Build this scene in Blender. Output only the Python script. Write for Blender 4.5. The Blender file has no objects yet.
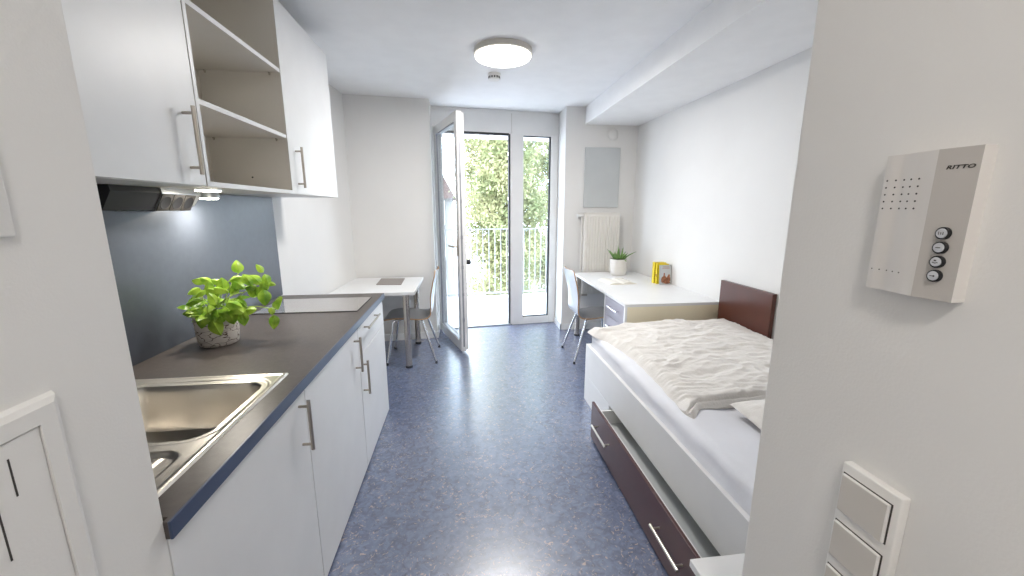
import bpy, bmesh, math, random
from mathutils import Vector, Matrix, noise
random.seed(7)
C = bpy.context.scene.collection
PI = math.pi
W = {}

# ------------------------------------------------------------------ materials
def mat(name, col, rough=.5, metal=0, spec=.5, bump=0, bscale=40, var=0, vscale=6, emit=None, estr=0, col2=None, coat=0, trans=0, det=4):
    m = bpy.data.materials.new(name); m.use_nodes = True
    nt = m.node_tree; b = nt.nodes['Principled BSDF']
    b.inputs['Base Color'].default_value = (*col, 1); b.inputs['Roughness'].default_value = rough
    b.inputs['Metallic'].default_value = metal; b.inputs['Specular IOR Level'].default_value = spec
    if coat: b.inputs['Coat Weight'].default_value = coat; b.inputs['Coat Roughness'].default_value = .05
    if trans: b.inputs['Transmission Weight'].default_value = trans
    tc = nt.nodes.new('ShaderNodeTexCoord')
    n = nt.nodes.new('ShaderNodeTexNoise'); n.inputs['Scale'].default_value = vscale; n.inputs['Detail'].default_value = det
    nt.links.new(tc.outputs['Object'], n.inputs['Vector'])
    r = nt.nodes.new('ShaderNodeValToRGB')
    c2 = col2 if col2 else tuple(c * (1 - max(var, .03)) for c in col)
    r.color_ramp.elements[0].position = .35; r.color_ramp.elements[1].position = .65
    r.color_ramp.elements[0].color = (*c2, 1); r.color_ramp.elements[1].color = (*col, 1)
    nt.links.new(n.outputs['Fac'], r.inputs['Fac']); nt.links.new(r.outputs['Color'], b.inputs['Base Color'])
    if bump:
        n2 = nt.nodes.new('ShaderNodeTexNoise'); n2.inputs['Scale'].default_value = bscale; n2.inputs['Detail'].default_value = 5
        nt.links.new(tc.outputs['Object'], n2.inputs['Vector'])
        bp = nt.nodes.new('ShaderNodeBump'); bp.inputs['Strength'].default_value = bump; bp.inputs['Distance'].default_value = .01
        nt.links.new(n2.outputs['Fac'], bp.inputs['Height']); nt.links.new(bp.outputs['Normal'], b.inputs['Normal'])
    if emit:
        b.inputs['Emission Color'].default_value = (*emit, 1); b.inputs['Emission Strength'].default_value = estr
    return m

M = {}
M['wall'] = mat('wall paint', (.80, .787, .768), .85, bump=.06, bscale=220, spec=.2, var=.01, vscale=2)
M['ceil'] = mat('ceiling paint', (.92, .92, .92), .9, bump=.04, bscale=200, spec=.15, var=.01)
M['white'] = mat('white laminate', (.80, .80, .80), .38, var=.01)
M['whiteg'] = mat('white lacquer', (.82, .82, .82), .3, var=.01)
M['plastic'] = mat('white plastic', (.80, .785, .76), .35, var=.01)
M['plasticg'] = mat('warm grey plastic', (.60, .575, .54), .45, var=.02)
M['inner'] = mat('cabinet inner laminate', (.80, .76, .69), .45, var=.02)
M['worktop'] = mat('worktop laminate', (.088, .074, .068), .36, bump=.05, bscale=300, var=.18, vscale=60)
M['edge_cool_tint'] = mat('worktop edge with painted blue light', (.05, .072, .135), .32, var=.05)  # bluish cast of the light on the worktop front, put into the colour
M['splash'] = mat('anthracite laminate', (.068, .077, .096), .34, bump=.04, bscale=400, var=.1, vscale=30)
M['steel'] = mat('brushed steel', (.68, .64, .58), .28, 1, bump=.02, bscale=60)
M['handle'] = mat('satin nickel', (.50, .45, .39), .34, 1)
M['chrome'] = mat('chrome', (.66, .66, .68), .18, 1)
M['legmetal'] = mat('brushed leg steel', (.55, .50, .45), .22, 1)
M['hob'] = mat('mirror hob glass', (.50, .48, .47), .09, .75)
M['black'] = mat('black', (.010, .010, .012), .6)
M['rubber'] = mat('dark rubber', (.03, .03, .035), .7)
M['wenge'] = mat('dark wenge laminate', (.085, .032, .035), .36, var=.12, vscale=14)
M['headwood'] = mat('reddish brown laminate', (.095, .028, .018), .30, var=.15, vscale=8)
M['cream'] = mat('cream laminate', (.92, .83, .62), .45, var=.02)
M['lav'] = mat('lavender grey laminate', (.36, .34, .40), .4, var=.03)
M['greyply'] = mat('grey seat laminate', (.16, .155, .155), .38, var=.05)
M['greyback_sheen'] = mat('grey laminate with painted pale sheen', (.50, .53, .58), .25, var=.03)  # blue-white reflection on the chair's rear face, painted as a paler grey
M['ply'] = mat('plywood edge', (.48, .28, .13), .5, var=.3, vscale=60)
M['linen'] = mat('cream linen', (.77, .74, .705), .9, bump=.25, bscale=90, var=.05, vscale=5, spec=.1)
M['sheet'] = mat('white sheet', (.80, .81, .86), .85, bump=.15, bscale=30, var=.02, spec=.1)
M['ceramic'] = mat('white ceramic', (.80, .77, .73), .5, bump=.05, bscale=200)
M['soil'] = mat('soil', (.07, .04, .025), .95, bump=.8, bscale=80, var=.5, vscale=50)
M['basil'] = mat('basil leaf', (.36, .62, .05), .36, bump=.2, bscale=60, col2=(.17, .40, .02), vscale=16)
M['stem'] = mat('basil stem', (.42, .55, .14), .45)
M['succ'] = mat('succulent leaf', (.09, .20, .05), .45, col2=(.22, .36, .10), vscale=30)
M['yellow'] = mat('yellow book cover', (.86, .66, .02), .4, var=.04)
M['paper'] = mat('book paper', (.80, .72, .55), .8, bump=.2, bscale=300, var=.1, vscale=100)
M['papery'] = mat('printed page', (.82, .79, .72), .75, var=.05, vscale=40)
M['bookgrey'] = mat('grey book cover', (.55, .57, .56), .4, var=.03)
M['brownprint'] = mat('brown print', (.22, .08, .035), .5, col2=(.55, .22, .10), vscale=45)
M['pinkprint'] = mat('faded pink print', (.50, .33, .28), .5)
M['board'] = mat('pale grey board', (.56, .58, .58), .35, var=.02)
M['rad'] = mat('radiator enamel', (.80, .77, .72), .35)
M['pad'] = mat('taupe mat', (.27, .235, .215), .4, var=.1, vscale=60)
M['inter'] = mat('intercom light plastic', (.72, .69, .66), .42, var=.01)
M['inter2'] = mat('intercom grey plastic', (.53, .50, .47), .42, var=.01)
M['inter3'] = mat('warm grey rocker plastic', (.62, .585, .54), .45, var=.02)
M['dkgrey'] = mat('dark print', (.05, .045, .04), .5)
M['btn'] = mat('button face', (.62, .63, .66), .3)
M['alu'] = mat('aluminium', (.62, .64, .66), .3, .9)
M['pvc'] = mat('white pvc frame', (.84, .83, .82), .55, var=.01)
M['rail'] = mat('galvanised rail', (.36, .37, .40), .4, .6)
M['concrete'] = mat('pale concrete', (.72, .71, .72), .8, bump=.2, bscale=60, var=.05, vscale=8)
M['ground'] = mat('pale paving', (.33, .30, .31), .9, var=.15, vscale=.6)
M['render'] = mat('house render', (.30, .29, .28), .9, var=.05)
M['tiles'] = mat('roof tiles', (.15, .10, .09), .8, bump=.6, bscale=8, var=.2, vscale=3)
M['pane'] = mat('dark window pane', (.10, .13, .16), .1)
M['bark'] = mat('tree bark', (.16, .13, .10), .9, bump=.8, bscale=12, var=.3)
M['lampbase'] = mat('lamp base', (.62, .59, .54), .5)
M['diff'] = mat('lamp diffuser', (.9, .9, .88), .4, emit=(1, .96, .90), estr=6)
M['led'] = mat('led diffuser', (.9, .9, .88), .4, emit=(1, .93, .80), estr=30)

def leafmat(name, a, b, sc):
    m = mat(name, a, .5, col2=b, vscale=sc, spec=.3, det=8)
    nt = m.node_tree; p = nt.nodes['Principled BSDF']; out = nt.nodes['Material Output']
    tr = nt.nodes.new('ShaderNodeBsdfTranslucent'); mx = nt.nodes.new('ShaderNodeMixShader'); mx.inputs[0].default_value = .35
    cr = [n for n in nt.nodes if n.type == 'VALTORGB'][0]
    nt.links.new(cr.outputs['Color'], tr.inputs['Color'])
    nt.links.new(p.outputs[0], mx.inputs[1]); nt.links.new(tr.outputs[0], mx.inputs[2]); nt.links.new(mx.outputs[0], out.inputs['Surface'])
    return m
M['treeleaf'] = leafmat('tree leaf', (.34, .325, .18), (.15, .18, .08), 1.6)
M['treeleaf2'] = leafmat('tree leaf yellow', (.36, .335, .19), (.18, .205, .10), 1.2)
M['basil'] = leafmat('basil leaf soft', (.42, .60, .07), (.16, .34, .025), 24)
M['basil'].node_tree.nodes['Principled BSDF'].inputs['Roughness'].default_value = .33; M['basil'].node_tree.nodes['Principled BSDF'].inputs['Specular IOR Level'].default_value = .6

# floor : speckled blue linoleum
def floor_mat():
    m = bpy.data.materials.new('blue linoleum'); m.use_nodes = True
    nt = m.node_tree; b = nt.nodes['Principled BSDF']; L = nt.links.new
    tc = nt.nodes.new('ShaderNodeTexCoord')
    def ns(scale, det, dist=0):
        n = nt.nodes.new('ShaderNodeTexNoise'); n.inputs['Scale'].default_value = scale; n.inputs['Detail'].default_value = det
        n.inputs['Distortion'].default_value = dist; L(tc.outputs['Object'], n.inputs['Vector']); return n
    def ramp(n, els):
        r = nt.nodes.new('ShaderNodeValToRGB'); r.color_ramp.elements.remove(r.color_ramp.elements[1])
        r.color_ramp.elements[0].position = els[0][0]; r.color_ramp.elements[0].color = (*els[0][1], 1)
        for p, c in els[1:]:
            e = r.color_ramp.elements.new(p); e.color = (*c, 1)
        L(n.outputs['Fac'], r.inputs['Fac']); return r
    base = ramp(ns(22, 6, 1.2), [(.33, (.052, .074, .145)), (.5, (.092, .124, .222)), (.68, (.145, .178, .29))])
    sp = ramp(ns(34, 3, 2.4), [(.60, (0, 0, 0)), (.68, (1, 1, 1))])
    sp2 = ramp(ns(60, 3, 1.5), [(.64, (0, 0, 0)), (.70, (1, 1, 1))])
    mx = nt.nodes.new('ShaderNodeMixRGB'); mx.inputs['Color2'].default_value = (.40, .31, .29, 1)
    L(sp.outputs['Color'], mx.inputs['Fac']); L(base.outputs['Color'], mx.inputs['Color1'])
    mx2 = nt.nodes.new('ShaderNodeMixRGB'); mx2.inputs['Color2'].default_value = (.045, .055, .10, 1)
    L(sp2.outputs['Color'], mx2.inputs['Fac']); L(mx.outputs['Color'], mx2.inputs['Color1'])
    L(mx2.outputs['Color'], b.inputs['Base Color'])
    b.inputs['Roughness'].default_value = .38; b.inputs['Specular IOR Level'].default_value = .6; b.inputs['Coat Weight'].default_value = 1; b.inputs['Coat Roughness'].default_value = .27; b.inputs['Coat IOR'].default_value = 1.9
    bp = nt.nodes.new('ShaderNodeBump'); bp.inputs['Strength'].default_value = .05; bp.inputs['Distance'].default_value = .01
    L(ns(120, 3).outputs['Fac'], bp.inputs['Height']); L(bp.outputs['Normal'], b.inputs['Normal'])
    return m
M['floor'] = floor_mat()

def bark_mat():
    m = bpy.data.materials.new('white cracked birch bark'); m.use_nodes = True
    nt = m.node_tree; b = nt.nodes['Principled BSDF']; L = nt.links.new
    tc = nt.nodes.new('ShaderNodeTexCoord'); mp = nt.nodes.new('ShaderNodeMapping'); mp.inputs['Scale'].default_value = (1, 1, 2.2)
    L(tc.outputs['Object'], mp.inputs['Vector'])
    nn = nt.nodes.new('ShaderNodeTexNoise'); nn.inputs['Scale'].default_value = 14; L(mp.outputs[0], nn.inputs['Vector'])
    mxv = nt.nodes.new('ShaderNodeMixRGB'); mxv.inputs['Fac'].default_value = .12
    L(mp.outputs[0], mxv.inputs['Color1']); L(nn.outputs['Color'], mxv.inputs['Color2'])
    v = nt.nodes.new('ShaderNodeTexVoronoi'); v.feature = 'DISTANCE_TO_EDGE'; v.inputs['Scale'].default_value = 17
    L(mxv.outputs['Color'], v.inputs['Vector'])
    r = nt.nodes.new('ShaderNodeValToRGB'); r.color_ramp.elements[0].position = .01; r.color_ramp.elements[1].position = .05
    r.color_ramp.elements[0].color = (.13, .09, .07, 1); r.color_ramp.elements[1].color = (.62, .57, .53, 1)
    L(v.outputs['Distance'], r.inputs['Fac']); L(r.outputs['Color'], b.inputs['Base Color'])
    b.inputs['Roughness'].default_value = .85
    bp = nt.nodes.new('ShaderNodeBump'); bp.inputs['Strength'].default_value = .7; bp.inputs['Distance'].default_value = .01
    L(r.outputs['Color'], bp.inputs['Height']); L(bp.outputs['Normal'], b.inputs['Normal'])
    return m
M['birch'] = bark_mat()

def glass_mat():
    m = bpy.data.materials.new('window glass'); m.use_nodes = True
    nt = m.node_tree; nt.nodes.remove(nt.nodes['Principled BSDF']); out = nt.nodes['Material Output']
    t = nt.nodes.new('ShaderNodeBsdfTransparent'); t.inputs['Color'].default_value = (.93, .96, .97, 1)
    g = nt.nodes.new('ShaderNodeBsdfGlossy'); g.inputs['Roughness'].default_value = .01
    lw = nt.nodes.new('ShaderNodeLayerWeight'); lw.inputs['Blend'].default_value = .5
    pw = nt.nodes.new('ShaderNodeMath'); pw.operation = 'POWER'; pw.inputs[1].default_value = 5; nt.links.new(lw.outputs['Facing'], pw.inputs[0])
    f = nt.nodes.new('ShaderNodeMath'); f.operation = 'MULTIPLY_ADD'; f.inputs[1].default_value = .9; f.inputs[2].default_value = .04; nt.links.new(pw.outputs[0], f.inputs[0])
    mx = nt.nodes.new('ShaderNodeMixShader')
    nt.links.new(f.outputs[0], mx.inputs[0]); nt.links.new(t.outputs[0], mx.inputs[1]); nt.links.new(g.outputs[0], mx.inputs[2])
    nt.links.new(mx.outputs[0], out.inputs['Surface'])
    return m
M['glass'] = glass_mat()

# ------------------------------------------------------------------ mesh helpers
class MB:
    def __init__(s): s.bm = bmesh.new(); s.mi = 0
    def _mark(s, faces, smooth=False):
        for f in faces: f.material_index = s.mi; f.smooth = smooth
    def box(s, x0, x1, y0, y1, z0, z1, bev=0, seg=2, T=None):
        t = bmesh.new(); bmesh.ops.create_cube(t, size=1)
        for v in t.verts: v.co = Vector(((x0 + x1) / 2 + v.co.x * (x1 - x0), (y0 + y1) / 2 + v.co.y * (y1 - y0), (z0 + z1) / 2 + v.co.z * (z1 - z0)))
        if bev: bmesh.ops.bevel(t, geom=list(t.edges), offset=bev, segments=seg, profile=.5, affect='EDGES')
        if T is not None: t.transform(T)
        s.merge(t, bool(bev) and seg > 2); return s
    def merge(s, t, smooth=False):
        bmesh.ops.recalc_face_normals(t, faces=t.faces)
        vm = [s.bm.verts.new(v.co) for v in t.verts]
        t.verts.index_update()
        for f in t.faces:
            nf = s.bm.faces.new([vm[v.index] for v in f.verts]); nf.material_index = s.mi; nf.smooth = smooth
        t.free()
    def prism(s, poly, z0, z1, bev=0, T=None):
        t = bmesh.new()
        a = [t.verts.new((x, y, z0)) for x, y in poly]; b = [t.verts.new((x, y, z1)) for x, y in poly]
        n = len(poly); t.faces.new(a); t.faces.new(b)
        for i in range(n): t.faces.new([a[i], a[(i + 1) % n], b[(i + 1) % n], b[i]])
        if bev: bmesh.ops.bevel(t, geom=list(t.edges), offset=bev, segments=2, profile=.5, affect='EDGES')
        if T is not None: t.transform(T)
        s.merge(t); return s
    def tube(s, pts, r, n=12, cap=True, radii=None):
        pts = [Vector(p) for p in pts]; rings = []; up = None; t = bmesh.new()
        for i, p in enumerate(pts):
            d = (pts[min(i + 1, len(pts) - 1)] - pts[max(i - 1, 0)]).normalized()
            if up is None: up = Vector((0, 0, 1)) if abs(d.z) < .9 else Vector((1, 0, 0))
            a = d.cross(up).normalized(); b = a.cross(d).normalized(); up = b
            rr = radii[i] if radii else r
            rings.append([t.verts.new(p + a * rr * math.cos(2 * PI * k / n) + b * rr * math.sin(2 * PI * k / n)) for k in range(n)])
        for i in range(len(rings) - 1):
            for k in range(n): t.faces.new([rings[i][k], rings[i][(k + 1) % n], rings[i + 1][(k + 1) % n], rings[i + 1][k]])
        if cap: t.faces.new(rings[0]); t.faces.new(rings[-1])
        s.merge(t, True); return s
    def lathe(s, prof, c, n=48, axis='z'):
        t = bmesh.new(); rings = []
        for r, z in prof:
            if r < 1e-6: rings.append([t.verts.new((0, 0, z))])
            else: rings.append([t.verts.new((r * math.cos(2 * PI * k / n), r * math.sin(2 * PI * k / n), z)) for k in range(n)])
        for i in range(len(rings) - 1):
            A, B = rings[i], rings[i + 1]
            for k in range(n):
                if len(A) == 1 and len(B) == 1: continue
                if len(A) == 1: t.faces.new([A[0], B[k], B[(k + 1) % n]])
                elif len(B) == 1: t.faces.new([A[k], A[(k + 1) % n], B[0]])
                else: t.faces.new([A[k], A[(k + 1) % n], B[(k + 1) % n], B[k]])
        if axis == 'x': t.transform(Matrix.Rotation(PI / 2, 4, 'Y'))
        if axis == '-x': t.transform(Matrix.Rotation(-PI / 2, 4, 'Y'))
        if axis == '-y': t.transform(Matrix.Rotation(PI / 2, 4, 'X'))
        t.transform(Matrix.Translation(c)); s.merge(t, True); return s
    def grid(s, fn, nu, nv, smooth=True, thick=None):
        t = bmesh.new()
        g = [[t.verts.new(fn(i / nu, j / nv)) for j in range(nv + 1)] for i in range(nu + 1)]
        for i in range(nu):
            for j in range(nv): t.faces.new([g[i][j], g[i + 1][j], g[i + 1][j + 1], g[i][j + 1]])
        vm = {v: s.bm.verts.new(v.co) for v in t.verts}
        for f in t.faces:
            nf = s.bm.faces.new([vm[v] for v in f.verts]); nf.material_index = s.mi; nf.smooth = smooth
        t.free(); return s
    def build(s, name, mats, parent=None, T=None, loc=None, sharp=None):
        me = bpy.data.meshes.new(name)
        if T is not None: s.bm.transform(T)
        if parent is not None: s.bm.transform(W[parent].inverted())
        s.bm.to_mesh(me)
        if parent is None and loc is None:
            xs = [v.co for v in s.bm.verts]
            loc = Vector(((min(v.x for v in xs) + max(v.x for v in xs)) / 2, (min(v.y for v in xs) + max(v.y for v in xs)) / 2, min(v.z for v in xs)))
        s.bm.free()
        for m in (mats if isinstance(mats, (list, tuple)) else [mats]): me.materials.append(m)
        o = bpy.data.objects.new(name, me); C.objects.link(o)
        if parent is None:
            me.transform(Matrix.Translation(-Vector(loc))); o.location = loc; W[o] = Matrix.Translation(Vector(loc))
        else:
            o.parent = parent; W[o] = W[parent]
        if any(p.use_smooth for p in me.polygons):
            try: me.set_sharp_from_angle(angle=math.radians(40))
            except Exception: pass
        return o

def tag(o, label, cat, group=None, kind=None):
    o['label'] = label; o['category'] = cat
    if group: o['group'] = group
    if kind: o['kind'] = kind
    return o
def thing(name, label, cat, loc=(0, 0, 0), group=None):
    o = bpy.data.objects.new(name, None); C.objects.link(o); o.empty_display_size = .1
    o.location = loc; W[o] = Matrix.Translation(Vector(loc)); return tag(o, label, cat, group)
def struct(name, mb, m, parent=None, label=None, cat=None):
    o = mb.build(name, m, parent)
    if parent is None: o['kind'] = 'structure'
    if label: o['label'] = label; o['category'] = cat
    return o
def dup(root, loc, rotz, label=None):
    def cp(o, par):
        c = o.copy(); C.objects.link(c); c.parent = par
        for ch in list(o.children): cp(ch, c)
        return c
    r = cp(root, None); r.location = loc; r.rotation_euler = (0, 0, rotz)
    if label: r['label'] = label
    return r

# ------------------------------------------------------------------ geometry constants
CZ = 2.64
SK = math.atan(.13)                                   # facade is skewed
FT = Matrix.Translation((0, 4.96, 0)) @ Matrix.Rotation(SK, 4, 'Z')   # local: x along facade, y outward
cs = math.cos(SK)
def U(x): return x / cs

# ------------------------------------------------------------------ shell
b = MB(); b.prism([(-1.6, -1.4), (2.5, -1.4), (2.5, 5.2), (1.2, 5.19), (-.34, 4.99), (-1.6, 4.99)], -.12, 0); struct('floor', b, M['floor'])
b = MB(); b.prism([(-1.6, -1.4), (2.5, -1.4), (2.5, 5.32), (1.2, 5.19), (-.34, 4.99), (-1.6, 4.99)], CZ, CZ + .2); struct('ceiling', b, M['ceil'])
b = MB(); b.prism([(-1.6, .745), (-1.29, .745), (-1.29, 3.15), (-1.19, 4.53), (-1.19, 4.99), (-1.6, 4.99)], 0, CZ); struct('wall_left', b, M['wall'])
b = MB(); b.prism([(-1.19, 4.531), (-.335, 4.6165), (-.335, 5.02), (-1.19, 4.99)], 0, CZ); struct('wall_far_left', b, M['wall'])
b = MB(); b.prism([(1.195, 4.75), (2.062, 4.75), (2.062, 5.4), (1.195, 5.4)], 0, CZ); struct('wall_far_right', b, M['wall'])
b = MB(); b.prism([(2.10, .665), (2.5, .665), (2.5, 5.4), (2.062, 5.4), (2.062, 4.75), (2.10, 3.0)], 0, CZ); struct('wall_right', b, M['wall'])
b = MB(); b.box(-1.6, -.5905, -1.4, .748, 0, CZ, bev=.002, seg=2); struct('wall_hall_left', b, M['wall'])
b = MB(); b.box(.58, 2.5, -1.4, .665, 0, CZ, bev=.004, seg=2); struct('wall_hall_right', b, M['wall'])
b = MB(); b.box(-.5905, .58, -1.4, -1.25, 0, CZ); struct('wall_hall_end', b, M['wall'])
# entrance door in the hall end (behind the viewpoint)
b = MB(); b.box(-.45, .43, -1.25, -1.215, 0, 2.05, bev=.003); d2 = struct('door_2', b, M['white'])
b = MB(); b.tube([(.34, -1.215, 1.04), (.34, -1.165, 1.04), (.22, -1.165, 1.04)], .009); b.build('door_handle', M['handle'], d2)
# lowered soffit
b = MB(); b.prism([(1.42, .665), (2.10, .665), (2.10, 3.0), (2.062, 4.75), (1.42, 4.75)], 2.45, CZ); struct('trim_1', b, M['ceil'])
# facade header
b = MB(); b.box(U(-.335), U(1.195), 0, .10, 2.385, CZ, T=FT); b.box(U(-.335), U(1.195), -.012, 0, 2.615, 2.635, T=FT); struct('wall_facade', b, M['pvc'])
b = MB(); b.box(U(.598), U(.604), -.003, .001, 2.385, 2.61, T=FT); struct('trim_3', b, M['plasticg'])
# threshold
b = MB(); b.box(U(-.335), U(.59), -.01, .12, 0, .018, T=FT, bev=.004); struct('trim_2', b, M['alu'])
# baseboards
b = MB()
for (p, q) in [((-1.19, 4.531), (-.335, 4.6165))]:
    d = (Vector(q) - Vector(p)).normalized(); n = Vector((d.y, -d.x)) * .014
    b.prism([p, q, (q[0] + n.x, q[1] + n.y), (p[0] + n.x, p[1] + n.y)], 0, .075)
struct('baseboard_far_left', b, M['whiteg'])
b = MB(); b.prism([(-.335, 4.60), (-.321, 4.60), (-.321, 4.91), (-.335, 4.91)], 0, .075); struct('baseboard_door_side', b, M['whiteg'])
b = MB(); b.prism([(1.195, 4.736), (1.195, 5.10), (1.181, 5.10), (1.181, 4.736)], 0, .075); b.box(1.181, 2.06, 4.736, 4.75, 0, .075); struct('baseboard_far_right', b, M['whiteg'])
b = MB(); b.prism([(-1.286, 3.0), (-1.275, 3.0), (-1.178, 4.53), (-1.19, 4.53)], 0, .075); struct('baseboard_left', b, M['whiteg'])
b = MB(); b.prism([(2.10, 2.93), (2.086, 2.93), (2.048, 4.74), (2.062, 4.74)], 0, .075); struct('baseboard_right', b, M['whiteg'])

# window_1 : fixed light with frame
wf = MB()
wf.box(U(.60), U(.748), -.012, .07, .0, 2.385, bev=.006, T=FT)
wf.box(U(1.098), U(1.192), -.012, .07, .0, 2.385, bev=.006, T=FT)
wf.box(U(.748), U(1.098), -.012, .07, .0, .095, bev=.006, T=FT)
wf.box(U(.748), U(1.098), -.012, .07, 2.365, 2.385, bev=.004, T=FT)
w1 = struct('window_1', wf, M['pvc'])
g = MB(); g.box(U(.745), U(1.10), .03, .036, .09, 2.37, T=FT); g.build('pane', M['glass'], w1)
g = MB()
g.box(U(1.082), U(1.099), .0, .03, .094, 2.366, T=FT); g.box(U(.748), U(1.082), .0, .03, .094, .106, T=FT); g.box(U(.748), U(1.082), .0, .03, 2.355, 2.366, T=FT)
g.build('gasket', M['rubber'], w1)

# door_1 : fixed frame and the open leaf
df = MB()
df.box(U(-.335), U(-.285), -.012, .07, .018, 2.385, bev=.005, T=FT)
df.box(U(.585), U(.60), -.008, .07, .018, 2.385, T=FT)
d1 = struct('door_1', df, M['pvc'])
g = MB(); g.box(U(.567), U(.585), .0, .06, .018, 2.375, T=FT); g.box(U(-.285), U(.567), .0, .05, 2.362, 2.385, T=FT)
g.build('gasket', M['rubber'], d1)
g = MB()
for z in (2.15, 1.62, .93): g.box(U(.560), U(.567), .01, .03, z - .02, z + .02, T=FT)
for u_ in (-.02, .16, .33): g.box(U(u_), U(u_ + .05), .005, .03, 2.352, 2.362, T=FT)
g.build('strike_plate', M['alu'], d1)
hp = Vector((-.318, 4.872, 0)); fp = Vector((-.045, 4.025, 0)); dv = (fp - hp).normalized(); Lw = (fp - hp).length
LT = Matrix(((dv.x, -dv.y, 0, hp.x), (dv.y, dv.x, 0, hp.y), (0, 0, 1, 0), (0, 0, 0, 1)))   # local x hinge->free, local y = east (outer side)
z0, z1 = .025, 2.405; ft = .072
lf = MB()
for (a0, a1, c0, c1) in ((0, .085, z0, z1), (Lw - .085, Lw, z0, z1), (.085, Lw - .085, z0, z0 + .10), (.085, Lw - .085, z1 - .085, z1)):
    lf.box(a0, a1, 0, .05, c0, c1, bev=.004, T=LT)
for (a0, a1, c0, c1) in ((.014, .085, z0 + .014, z1 - .014), (Lw - .085, Lw - .014, z0 + .014, z1 - .014), (.085, Lw - .085, z0 + .014, z0 + .10), (.085, Lw - .085, z1 - .085, z1 - .014)):
    lf.box(a0, a1, .05, .078, c0, c1, bev=.003, T=LT)
leaf = lf.build('door_leaf', M['pvc'], d1)
g = MB(); g.box(.08, Lw - .08, .028, .034, z0 + .095, z1 - .08, T=LT); g.build('pane', M['glass'], leaf)
g = MB()
for (a0, a1, c0, c1) in ((.085, .095, z0 + .10, z1 - .085), (Lw - .091, Lw - .085, z0 + .10, z1 - .085), (.095, Lw - .091, z0 + .10, z0 + .106), (.095, Lw - .091, z1 - .097, z1 - .085)):
    g.box(a0, a1, .008, .026, c0, c1, T=LT)
g.build('glazing_bead', M['rail'], leaf)
g = MB(); g.box(Lw - .062, Lw - .03, -.01, 0, 1.03, 1.19, bev=.003, T=LT)
g.tube([LT @ Vector(p) for p in ((Lw - .046, -.01, 1.125), (Lw - .046, -.05, 1.125), (Lw - .055, -.058, 1.125), (Lw - .17, -.058, 1.125))], .010)
g.build('handle', M['handle'], leaf)
g = MB()
g.box(Lw, Lw + .003, .018, .034, z0 + .05, z1 - .05, T=LT)
for z in (.35, .62, .9, 1.2, 1.55, 1.8, 2.1): g.box(Lw, Lw + .008, .016, .036, z, z + .035, T=LT)
g.build('lock_strip', M['rail'], leaf)
g = MB(); g.lathe([(0, 0), (.018, 0), (.027, .018), (.027, .045), (0, .058)], (0, 0, 0), 16)
g.bm.transform(LT @ Matrix.Translation((Lw - .05, .078, .96)) @ Matrix.Rotation(-PI / 2, 4, 'X')); g.build('door_buffer', M['rubber'], leaf)

# ------------------------------------------------------------------ outside
b = MB(); b.box(-2.6, 3.4, .10, 1.86, -.25, -.005, T=FT, bev=.01); struct('balcony_floor', b, M['concrete'])
b = MB(); b.box(-2.6, 3.4, .10, 1.80, 2.60, 2.82, T=FT, bev=.01); struct('balcony_ceiling', b, M['concrete'])
t = thing('balcony_railing', 'grey metal balcony railing with thin upright bars', 'railing', FT @ Vector((.3, 1.66, 0)))
b = MB(); b.box(-2.5, 3.3, 1.635, 1.685, 1.155, 1.172, T=FT, bev=.003); b.build('top_rail', M['rail'], t)
b = MB(); b.box(-2.5, 3.3, 1.645, 1.675, .07, .10, T=FT, bev=.003); b.build('bottom_rail', M['rail'], t)
k = 0; x = -.88
while x < 2.1:
    b = MB(); b.box(x - .006, x + .006, 1.652, 1.668, .10, 1.155, T=FT); b.build('bar', M['rail'], t); x += .101
for x in (-2.4, -.93, .55, 2.13, 3.2):
    b = MB(); b.box(x - .018, x + .018, 1.64, 1.68, -.02, .07, T=FT); b.build('bracket', M['rail'], t)
b = MB(); b.box(-60, 60, 5.6, 130, -7.2, -7.0); struct('ground', b, M['ground'])
b = MB(); b.box(-1.6, 2.5, -1.4, 5.0, -7.0, -.25); struct('wall_lower_storeys', b, M['render'])

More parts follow.
